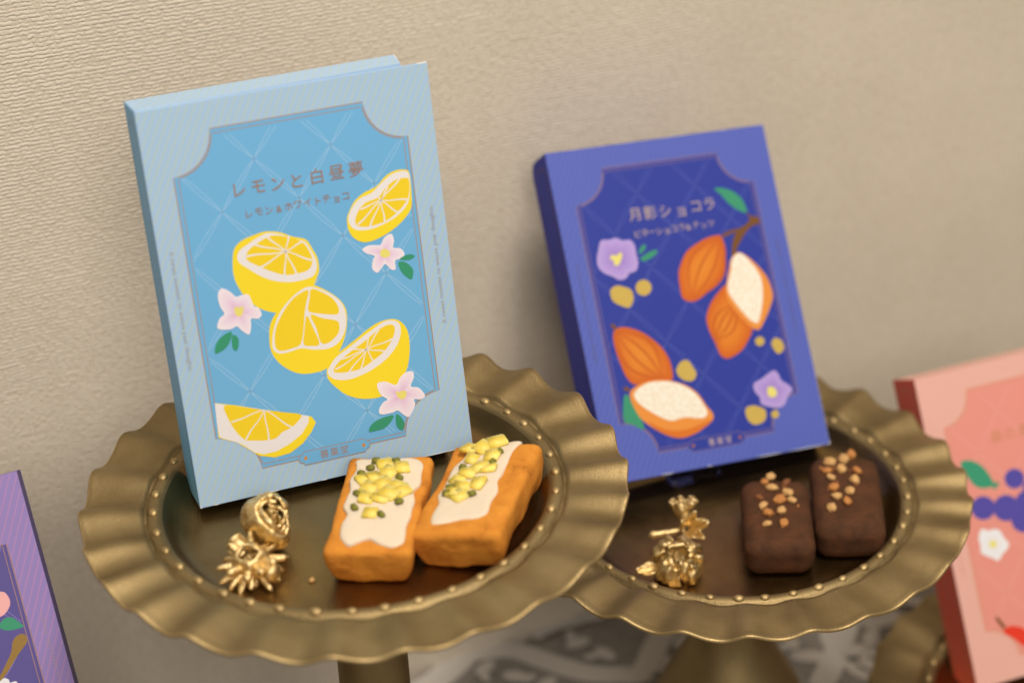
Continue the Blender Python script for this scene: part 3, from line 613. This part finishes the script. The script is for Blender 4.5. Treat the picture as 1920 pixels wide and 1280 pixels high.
    for x0, x1 in ((6, 9), (30, 38), (58, 61), (88, 104), (108, 131)):
        P.strip([(x0+(x1-x0)*k/8, .12+.12*rnd.random()) for k in range(9)], .3, wc, taper=lambda q: .3+math.sin(math.pi*q))
    P.face([(BW-1.6, 0), (BW, 0), (BW, 1.8), (BW-.5, .7)], wc); P.face([(0, 0), (1.1, 0), (.3, .5), (0, 2.2)], wc)
    P.strip([(BW-.1, 2), (BW-.1, 40)], .22, wc, taper=lambda q: .4+.6*math.sin(9*q)**2)
    return P
def gift_box(x, y, z, yaw, lean, tilt, s, pal, art, label, wb=1.0, round_top=.6, light_comp=1.0):
    w_ = Vector((math.cos(yaw), math.sin(yaw), 0)); n_ = Vector((-math.sin(yaw), math.cos(yaw), 0))
    u_ = math.sin(lean)*n_+math.cos(lean)*Vector((0, 0, 1))
    w2, u2 = math.cos(tilt)*w_+math.sin(tilt)*u_, math.cos(tilt)*u_-math.sin(tilt)*w_
    f_ = w2.cross(u2); o = Vector((x, y, z))*s+Vector((0, 0, ZT))
    mw = Matrix(((w2.x, u2.x, f_.x, o.x), (w2.y, u2.y, f_.y, o.y), (w2.z, u2.z, f_.z, o.z), (0, 0, 0, 1))) @ Matrix.Scale(s, 4)
    root = empty('gift_box', mw); tag(root, label, 'box', 'illustrated gift boxes on the stands')
    k2 = light_comp**.3; pal = {k_: (tuple(c_*light_comp/k2 for c_ in v_[:3])+(1,) if isinstance(v_, tuple) else v_) for k_, v_ in pal.items()}
    P = front_print(Print(), pal, art).tone(k2)       # print colours scaled for the light this box's lean catches
    pal = {k_: (tuple(c_*k2 for c_ in v_[:3])+(1,) if isinstance(v_, tuple) else v_) for k_, v_ in pal.items()}
    slab('front_panel', 0, BW, 0, BH, -.7, 0, pal['border'], root, .18, lambda bm, ly: P.add_to(bm, ly))
    # carton: profile in depth and height, one upper corner rounded, carried across the width
    def carton(name, x0, x1, prof, col, extra=None):
        gap = 3.4 if wb < 1 and name == 'carton' else 0
        bm = bmesh.new(); A_ = [bm.verts.new((x0/1000, p[0]/1000, p[1]/1000)) for p in prof]
        B_ = [bm.verts.new(((x1+(-p[1]/BT*.030*BW if gap else 0))/1000, p[0]/1000, min(p[1], -.75-gap)/1000)) for p in prof]
        bm.faces.new(A_); bm.faces.new(B_[::-1]); n = len(prof)
        for i in range(n): bm.faces.new((A_[i], B_[i], B_[(i+1) % n], A_[(i+1) % n]))
        bmesh.ops.recalc_face_normals(bm, faces=bm.faces)
        ly = bm.loops.layers.float_color.new('Col'); colour_all(bm, ly, col)
        if extra: extra(bm, ly)
        return finish(name, bm, root)
    def prof(in_, r):
        y0, y1, z0, z1 = in_, BH-in_, -BT+in_, -.75
        return [(y0, z1), (y0, z0)]+[(y1-r+r*math.sin(a), z0+r-r*math.cos(a)) for a in [math.radians(90*k/8) for k in range(9)]]+[(y1, z1)]
    carton('carton', .7, BW*wb, prof(.35, round_top), pal.get('carton', pal['border']))
    def spine_print(bm, ly):
        Q = Print(); ln = pal['spine_line']
        pts = [(3.5, 6), (3.5, BH-14)]+[(BT/2-(BT/2-3.5)*math.cos(a), BH-14+8*math.sin(a)) for a in [math.radians(k*20) for k in range(1, 9)]]+[(BT-3.5, BH-14), (BT-3.5, 6)]
        Q.strip(pts, .7, ln, True)
        Q.line('A sweet moment to weave your thoughts.', BT*.5, 130, BT*.5, 50, 3.6, ln)
        vv = [bm.verts.new(((-.06)/1000, yy/1000, (-xx)/1000)) for xx, yy, _ in Q.v]
        for f, c in zip(Q.f, Q.c):
            fc = bm.faces.new([vv[i] for i in f])
            for lp, cc in zip(fc.loops, c): lp[ly] = cc
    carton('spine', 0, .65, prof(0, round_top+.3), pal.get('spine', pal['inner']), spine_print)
    if wb < 1:                 # glued upper flap, cut short of the cover on the right
        def stripes(bm, ly):
            for k in range(0, 70):
                q = clip_rect([(k*1.9+0, -.8), (k*1.9+.62, -.8), (k*1.9+.62+9, -BT), (k*1.9+9, -BT)], .2, BW*.91, -BT+.2, -4.6) if k % 2 == 0 else None
                if q:
                    vv = [bm.verts.new((a/1000, (BH+.30+.5*a/(BW*.93))/1000, b/1000)) for a, b in q]; fc = bm.faces.new(vv)
                    for lp in fc.loops: lp[ly] = pal['stripe']
            wc = pr(238, 232, 222); fc = bm.faces.new([bm.verts.new((a/1000, (BH+.83)/1000, b/1000)) for a, b in ((BW*.946-.5, -BT+.1), (BW*.946, -BT+.1), (BW*.935, -BT*.6), (BW*.935-.25, -BT*.62))])
            for lp in fc.loops: lp[ly] = wc
        bm = bmesh.new(); q = [(.3, -1.0), (BW*.9165, -4.3), (BW*.946, -BT), (.3, -BT)]
        lo = [bm.verts.new((x/1000, (BH-.3)/1000, z/1000)) for x, z in q]; hi = [bm.verts.new((x/1000, (BH+.25+(.5 if x > 50 else 0))/1000, z/1000)) for x, z in q]
        bm.faces.new(lo); bm.faces.new(hi[::-1])
        for i in range(4): bm.faces.new((lo[i], lo[(i+1) % 4], hi[(i+1) % 4], hi[i]))
        bmesh.ops.recalc_face_normals(bm, faces=bm.faces); ly = bm.loops.layers.float_color.new('Col'); colour_all(bm, ly, pal['border']); stripes(bm, ly)
        finish('top_flap', bm, root)
        slab('cover_lip', .2, BW-.05, BH-2.2, BH+.06, -1.5, -.72, pal['border'], root, .1)
        cn = slab('card_corner', BW-4.6, BW+.05, BH-.05, BH+.35, -.72, .04, pr(240, 232, 218), root, .05)
    return root
PAL = dict(
    lemon=dict(side=pr(178, 172, 166), border=pr(166, 190, 208), stripe=pr(176, 193, 184), inner=pr(112, 173, 207), trellis=pr(152, 190, 214), line=pr(168, 132, 104), gold=pr(160, 122, 96), diamond=pr(205, 135, 60), spine_line=pr(140, 160, 160)),
    cobalt=dict(lw=.8, side=pr(124, 120, 172), border=pr(103, 114, 197), stripe=pr(88, 106, 196), inner=pr(50, 66, 165), trellis=pr(88, 100, 185), line=pr(150, 122, 150), gold=pr(215, 185, 172), diamond=pr(190, 120, 70), spine_line=pr(120, 85, 85)),
    pink=dict(side=pr(226, 164, 138), border=pr(232, 172, 150), stripe=pr(233, 176, 156), inner=pr(232, 146, 126), trellis=pr(233, 158, 142), line=pr(216, 150, 116), gold=pr(208, 138, 96), diamond=pr(205, 135, 60), plaque=True, spine_line=pr(210, 140, 110)),
    purple=dict(carton=pr(98, 82, 142), side=pr(182, 150, 160), border=pr(160, 134, 188), stripe=pr(180, 138, 184), inner=pr(100, 86, 148), trellis=pr(140, 124, 190), line=pr(178, 134, 122), gold=pr(178, 134, 122), diamond=pr(190, 120, 70), plaque=True, spine_line=pr(150, 110, 110)))
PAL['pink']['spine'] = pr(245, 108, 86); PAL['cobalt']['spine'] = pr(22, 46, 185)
gift_box(-.14781, .77775, -.53049, .33566, .2084, -.01088, 1.0, PAL['lemon'], ART['lemon'], 'pale blue box with lemon halves, standing on the tallest gold stand', wb=.915)
gift_box(.0498, .92, -.62553, .35595, .63971, -.07092, .978, PAL['cobalt'], ART['cobalt'], 'cobalt blue box with orange cacao pods, leaning back toward the wall', round_top=8, light_comp=.66)
gift_box(.26432, .92722, -.78893, .31043, .50235, .01514, .9665, PAL['pink'], ART['pink'], 'salmon pink box with blue berries and a white flower, at the right edge', light_comp=.92)
gift_box(-.324, .675, -.6904, .2109, .532, .107, 1.0, PAL['purple'], ART['purple'], 'purple box with a pale petal and a brown stick, at the left edge', light_comp=.76)
# ------------------------------------------------------------------ lemon cakes
def loc(x, y, z, yaw, roll=0, pitch=0):
    return Matrix.Translation((x, y, z)) @ Matrix.Rotation(yaw, 4, 'Z') @ Matrix.Rotation(roll, 4, 'Y') @ Matrix.Rotation(pitch, 4, 'X')
def local(mw, pts, h):
    """points in mm on the cake's top, taken into the cake's own axes"""
    R = mw.inverted(); out = []
    for q in pts:
        v = R @ Vector((q[0]/1000, q[1]/1000, mw.translation.z+h)); out.append((v.x, v.y))
    return out
def icing_mesh(outline, h):
    o = catmull(outline, 3); n = len(o); o = [(x+.0008*noise.noise(Vector((x*130, y*130, 5))), y+.0008*noise.noise(Vector((x*130, y*130, 9)))) for x, y in o]; cx = sum(p[0] for p in o)/n; cy = sum(p[1] for p in o)/n
    v = []; f = []
    rings = [(1.0, -.0014), (1.005, .0000), (.985, .0009), (.93, .00135), (.8, .0016), (.55, .0017), (.25, .0018)]
    for s, z in rings:
        z = z*.75 if z > 0 else z
        for x, y in o:
            X, Y = cx+(x-cx)*s, cy+(y-cy)*(1-(1-s)*.75)
            v.append((X, Y, h+z+.0005*noise.noise(Vector((X*160, Y*160, 1)))*(1 if z > 0 else 0)))
    for k in range(len(rings)-1):
        for i in range(n):
            j = (i+1) % n; f.append((k*n+i, k*n+j, (k+1)*n+j, (k+1)*n+i))
    v.append((cx, cy, h+.0018)); b = (len(rings)-1)*n
    for i in range(n): f.append((b+i, b+(i+1) % n, len(v)-1))
    return v, f
def chunk(name, lx, ly, lz, seed, m, parent, at, bev=.2):
    rnd = random.Random(seed)
    bm = bmesh.new(); bmesh.ops.create_cube(bm, size=1)
    for v in bm.verts: v.co = Vector((v.co.x*lx*rnd.uniform(.75, 1.1), v.co.y*ly*rnd.uniform(.75, 1.1), v.co.z*lz*rnd.uniform(.8, 1.1)))
    bmesh.ops.bevel(bm, geom=bm.edges[:], offset=min(lx, ly, lz)*bev, segments=2, affect='EDGES')
    bmesh.ops.rotate(bm, verts=bm.verts, cent=(0, 0, 0), matrix=Matrix.Rotation(rnd.uniform(0, 6.3), 3, 'Z') @ Matrix.Rotation(rnd.uniform(-.3, .3), 3, 'X'))
    o = from_bm(name, bm, m, parent, bev > .15); o.location = at; return o
def nut(s, seed, m, parent, at):
    rnd = random.Random(seed); bm = bmesh.new(); bmesh.ops.create_icosphere(bm, subdivisions=1, radius=1)
    for v in bm.verts: v.co = v.co*rnd.uniform(.72, 1.15); v.co = Vector((v.co.x*.0031*s*rnd.uniform(.9, 1.1), v.co.y*.0026*s, v.co.z*.0021*s))
    bmesh.ops.bevel(bm, geom=bm.edges[:], offset=.0003, segments=1, affect='EDGES')
    bmesh.ops.rotate(bm, verts=bm.verts, cent=(0, 0, 0), matrix=Matrix.Rotation(rnd.uniform(0, 6.3), 3, 'Z') @ Matrix.Rotation(rnd.uniform(-.6, .6), 3, 'X'))
    o = from_bm('nut_piece', bm, m, parent); o.location = at; return o
def lemon_cake(mw, size, label, D, peel, pist, icing, seed, shrink=1, rz=.0):
    root = empty('lemon_cake', mw); tag(root, label, 'cake', 'iced lemon cakes')
    lx, ly, lz = size
    dough = rounded_block('dough', lx, ly, lz, .0031, .20, .0011, 62, seed, M['dough'], root, 30, .03)
    oc = local(mw, icing, lz)
    v, f = icing_mesh(oc, lz+.0002); ic = from_py('icing', v, f, M['icing'], root, True)
    rnd = random.Random(seed)
    for i, (x, y) in enumerate(local(mw, peel, lz)):
        s = rnd.uniform(.9, 1.2)
        chunk('candied_lemon_peel', 0.0086*s, .0072*s, .0024*s, seed*50+i, M['peel'], ic, (x, y, lz+.0018+rnd.uniform(0, .0006)), .2)
    for i, (x, y) in enumerate(local(mw, pist, lz)):
        chunk('pistachio_piece', .0040, .0030, .0024, seed*90+i, M['pistachio'], ic, (x, y, lz+.0026))
LM1 = loc(-.0632, .7560, FL1, math.radians(-6.5))
LM2 = loc(-.0165, .7590, FL1+.0012, math.radians(-16.5), math.radians(-9))
lemon_cake(LM1, (.0395, .0765, .0190), 'orange baked lemon cake with white icing, left one touching its neighbour', 0, ART2['peel1'], ART2['pist1'], ART2['icing1'], 3)
lemon_cake(LM2, (.0425, .0735, .0205), 'orange baked lemon cake with white icing, tilted beside the beaded rim', 0, ART2['peel2'], ART2['pist2'], ART2['icing2'], 5)
# ------------------------------------------------------------------ chocolate cakes
def choc_cake(mw, size, label, nuts, seed):
    root = empty('chocolate_cake', mw); tag(root, label, 'cake', 'chocolate cakes with nuts')
    lx, ly, lz = size
    rounded_block('cake_body', lx, ly, lz, .0074, .06, .00035, 90, seed, M['choc'], root, 30, .01)
    rnd = random.Random(seed)
    for i in range(9):
        x, y, _ = nuts[i]; (x, y), = local(mw, [(x+rnd.uniform(-4, 4), y+rnd.uniform(-5, 5))], lz)
        nut(rnd.uniform(.4, .65), seed*70+50+i, M[rnd.choice(('nut_toast', 'nut_dark', 'nut_dark'))], root, (x, y, lz+.0002))
    for i, ((x, y), q) in enumerate(zip(local(mw, nuts, lz), nuts)):
        k = q[2]; s = rnd.uniform(1.0, 1.35)
        nut(s, seed*70+i, M[('nut_pale', 'nut_toast', 'nut_dark')[k]], root, (x, y, lz+(.0010 if k < 2 else .0002)))
CM1 = loc(.1334, .8655, FL2, math.radians(-5)); CM2 = loc(.1722, .8800, FL2, math.radians(-6))
choc_cake(CM1, (.0365, .0625, .0215), 'dark chocolate cake with chopped nuts, nearest the gold pods', ART2['nut3'], 11)
choc_cake(CM2, (.0365, .0690, .0215), 'dark chocolate cake with chopped nuts, beside the right beaded rim', ART2['nut4'], 12)

# ------------------------------------------------------------------ gilded pods
def displace(bm, amp, freq, seed):
    bm.normal_update()
    for v in bm.verts:
        v.co += v.normal*amp*(fbm(v.co*freq+Vector((seed, seed*2, 0)), 4))
def sheet(fn, nu, nv, th):
    bm = bmesh.new(); g = [[bm.verts.new(fn(i/nu, j/nv)) for j in range(nv+1)] for i in range(nu+1)]
    for i in range(nu):
        for j in range(nv): bm.faces.new((g[i][j], g[i+1][j], g[i+1][j+1], g[i][j+1]))
    bmesh.ops.recalc_face_normals(bm, faces=bm.faces)
    bmesh.ops.solidify(bm, geom=bm.faces[:], thickness=th); return bm
def merge(bms):
    out = bmesh.new()
    for b in bms:
        me = bpy.data.meshes.new('x'); b.to_mesh(me); b.free(); out.from_mesh(me); bpy.data.meshes.remove(me)
    return out
def spike(p0, d, L, r0, r1, n=8, knob=0):
    d = Vector(d).normalized(); a = d.orthogonal().normalized(); b = d.cross(a); bm = bmesh.new(); rings = []
    for k in range(9):
        s = k/8; r = (r0+(r1-r0)*s)*(math.sqrt(max(0, 1-max(0, (s-.8)/.2)**2)) if s > .8 else 1)+knob*math.exp(-((s-.9)/.12)**2)*(1 if s < .97 else .3)
        r = max(r, 1e-5); rings.append([bm.verts.new(Vector(p0)+d*L*s+(a*math.cos(q)+b*math.sin(q))*r) for q in [2*math.pi*i/n for i in range(n)]])
    for x, y in zip(rings, rings[1:]):
        for i in range(n): bm.faces.new((x[i], x[(i+1) % n], y[(i+1) % n], y[i]))
    bm.faces.new(rings[-1]); return bm
def axis_mat(x, y, z, ax, spin=0):
    q = Vector(ax).normalized().to_track_quat('Z', 'Y'); return Matrix.Translation((x, y, z)) @ q.to_matrix().to_4x4() @ Matrix.Rotation(spin, 4, 'Z')
# cupped pod: a swollen shell with folded petals in its mouth
def cup_pod():
    root = empty('gilded_pod', axis_mat(-.1150, .7530, FL1+.0125, (.45, -.55, .70)) @ Matrix.Scale(1.22, 4))
    tag(root, 'gilded cup shaped seed pod with folded petals in its open mouth', 'dried pod', 'gilded dried pods')
    # swollen outer shell, then curled petals nested one inside the other
    for k, (R, t0, sweep, z1, op) in enumerate(((.0098, 0, 6.2832, .0105, .72), (.0080, .9, 4.4, .0118, .74), (.0062, 3.6, 4.2, .0122, .76), (.0042, .4, 4.6, .0122, .78), (.0023, 2.8, 5.0, .0118, .8))):
        def fn(u, v, R=R, t0=t0, sweep=sweep, z1=z1, op=op):
            a = t0+sweep*u; r = R*max(0, math.sin(math.pi*(.05+op*v)))**.75*(1+.06*math.sin(3*a+k))
            return Vector((r*math.cos(a)*.80, r*math.sin(a)*1.12, -.012+(z1+.0115)*v+.0013*v*math.sin(2*a+k)))
        b = sheet(fn, 44, 16, .0012); displace(b, .0008 if k else .0011, 300, k*3.3); from_bm('petal' if k else 'shell', b, M['gold'], root, True)
def star_pod():
    root = empty('gilded_pod', axis_mat(-.1200, .7300, FL1+.0085, (-.05, -.35, .94)))
    tag(root, 'gilded star shaped pod bristling with blunt spikes', 'dried pod', 'gilded dried pods')
    rnd = random.Random(4)
    def core(u, v):
        a = 2*math.pi*u; r = .0078*math.sin(math.pi*(.05+.74*v))*(1+.06*math.sin(4*a)); return Vector((r*math.cos(a), r*math.sin(a), -.0065+.0135*v))
    b = sheet(core, 30, 12, .0016); displace(b, .0011, 320, 5); from_bm('core', b, M['gold'], root, True)
    sp = []
    for i in range(15):
        a = 2*math.pi*i/15+rnd.uniform(-.14, .14); e = rnd.uniform(-.40, .25)
        sp.append(spike((.0040*math.cos(a), .0040*math.sin(a), -.001), (math.cos(a), math.sin(a), e), rnd.uniform(.0095, .0138), rnd.uniform(.0027, .0034), .0009, 8, 0))
    for i in range(9):
        a = 2*math.pi*i/9+.3+rnd.uniform(-.2, .2); sp.append(spike((.0034*math.cos(a), .0034*math.sin(a), -.003), (math.cos(a), math.sin(a), -.7), rnd.uniform(.009, .013), .0030, .0008))
    for a in (-2.2, -1.5, -.9, -.2, 2.6):
        sp.append(spike((.0046*math.cos(a), .0046*math.sin(a), .001), (math.cos(a), math.sin(a), rnd.uniform(.25, .6)), rnd.uniform(.007, .0095), .0030, .0015, 8, .0004))
    sp.append(spike((-.004, .005, .001), (-.75, .6, .5), .0080, .0034, .0034, 10, .0012)); sp.append(spike((.005, -.003, .0), (.8, -.45, .2), .0095, .0030, .0036, 10, .0010))
    for b in sp:
        displace(b, .0005, 500, 3); from_bm('spike', b, M['gold'], root, True)
def crowned_pod():
    root = empty('gilded_pod', Matrix.Translation((.0855, .8715, FL2+.0095)) @ Matrix.Scale(1.02, 4))
    tag(root, 'gilded crowned pod lying on its side with a ridged stem', 'dried pod', 'gilded dried pods')
    b = spike((.0, .0, -.002), (-1, -.08, -.06), .0190, .0017, .0015, 10, .0009); displace(b, .0004, 600, 1); from_bm('stem', b, M['gold'], root, True)
    def cupf(ax, c, R, H, lob, ph):
        q = Vector(ax).normalized().to_track_quat('Z', 'Y').to_matrix(); c = Vector(c)
        def fn(u, v):
            a = 2*math.pi*u; r = R*(.35+.75*v**.7)*(1+.20*v*v*math.cos(lob*a+ph)); return c+q @ Vector((r*math.cos(a), r*math.sin(a), H*(v-.4)+.22*H*v*v*math.cos(lob*a+ph)))
        return sheet(fn, 44, 10, .0013)
    b = cupf((.35, -.72, .6), (.002, -.001, .000), .0064, .011, 5, 0); displace(b, .0008, 380, 6); from_bm('calyx', b, M['gold'], root, True)
    b = cupf((-.1, .45, .85), (.0005, .0065, .0035), .0054, .010, 7, 1); displace(b, .0008, 380, 9); from_bm('crown', b, M['gold'], root, True)
    for i in range(7):
        a = 2*math.pi*i/7; b = spike((.0005+.0045*math.cos(a), .0085+.003*math.sin(a), .0065), (math.cos(a)*.5, .25+.3*math.sin(a), .8), .0045, .0013, .0014, 8, .0006)
        from_bm('crown_tip', b, M['gold'], root, True)
def rosette_pod():
    root = empty('gilded_pod', axis_mat(.0795, .8420, FL2+.0104, (.05, -.45, .88)) @ Matrix.Scale(1.12, 4))
    tag(root, 'gilded crumpled rosette pod with one leaf tip sticking out', 'dried pod', 'gilded dried pods')
    rnd = random.Random(9)
    def core(u, v):
        a = 2*math.pi*u; r = .0085*math.sin(math.pi*(.04+.75*v)); return Vector((r*math.cos(a), r*math.sin(a), -.0095+.0145*v))
    b = sheet(core, 30, 12, .0012); displace(b, .0026, 260, 5); from_bm('core', b, M['gold'], root, True)
    for i in range(8):
        a0 = 2*math.pi*i/8*1.02; R = .0108 if i % 2 else .0088; hh = rnd.uniform(.012, .0165)
        def fn(u, v, a0=a0, R=R, hh=hh):
            a = a0+(u-.5)*1.35*(1-.25*v); r = R*(.62+.55*math.sin(math.pi*(.12+.62*v)))-.004*v**3
            return Vector((r*math.cos(a), r*math.sin(a), -.0085+hh*v+.0012*math.sin(u*9+a0)))
        b = sheet(fn, 16, 12, .0014); displace(b, .0020, 230, i*1.7); from_bm('petal', b, M['gold'], root, True)
    def leaf(u, v):
        w_ = .0034*math.sin(math.pi*min(1, .12+.88*u))*(v-.5)*2; return Vector((-.0085-.0105*u, -.001+w_*.9, -.004-.001*u+.0010*math.cos(6*v)))
    b = sheet(leaf, 14, 8, .0009); displace(b, .0006, 400, 8); from_bm('leaf_tip', b, M['gold'], root, True)
cup_pod(); star_pod(); crowned_pod(); rosette_pod()
# a crumb fallen on the front plate, and the clear prop under the cobalt box
c = chunk('crumb', .0026, .0020, .0016, 5, M['crumb'], None, (-.0935, .7245, FL1+.0008)); tag(c, 'tiny pale crumb on the plate between star pod and lemon cake', 'crumb')
o = from_bm('acrylic_prop', box_bm(-.015, .015, -.006, .006, 0, .0052, .0016, 3), M['acrylic'], None, True)
o.matrix_world = Matrix.Translation((.0960, .9310, FL2)) @ Matrix.Rotation(.36, 4, 'Z')
tag(o, 'clear acrylic prop under the front edge of the cobalt box', 'prop')
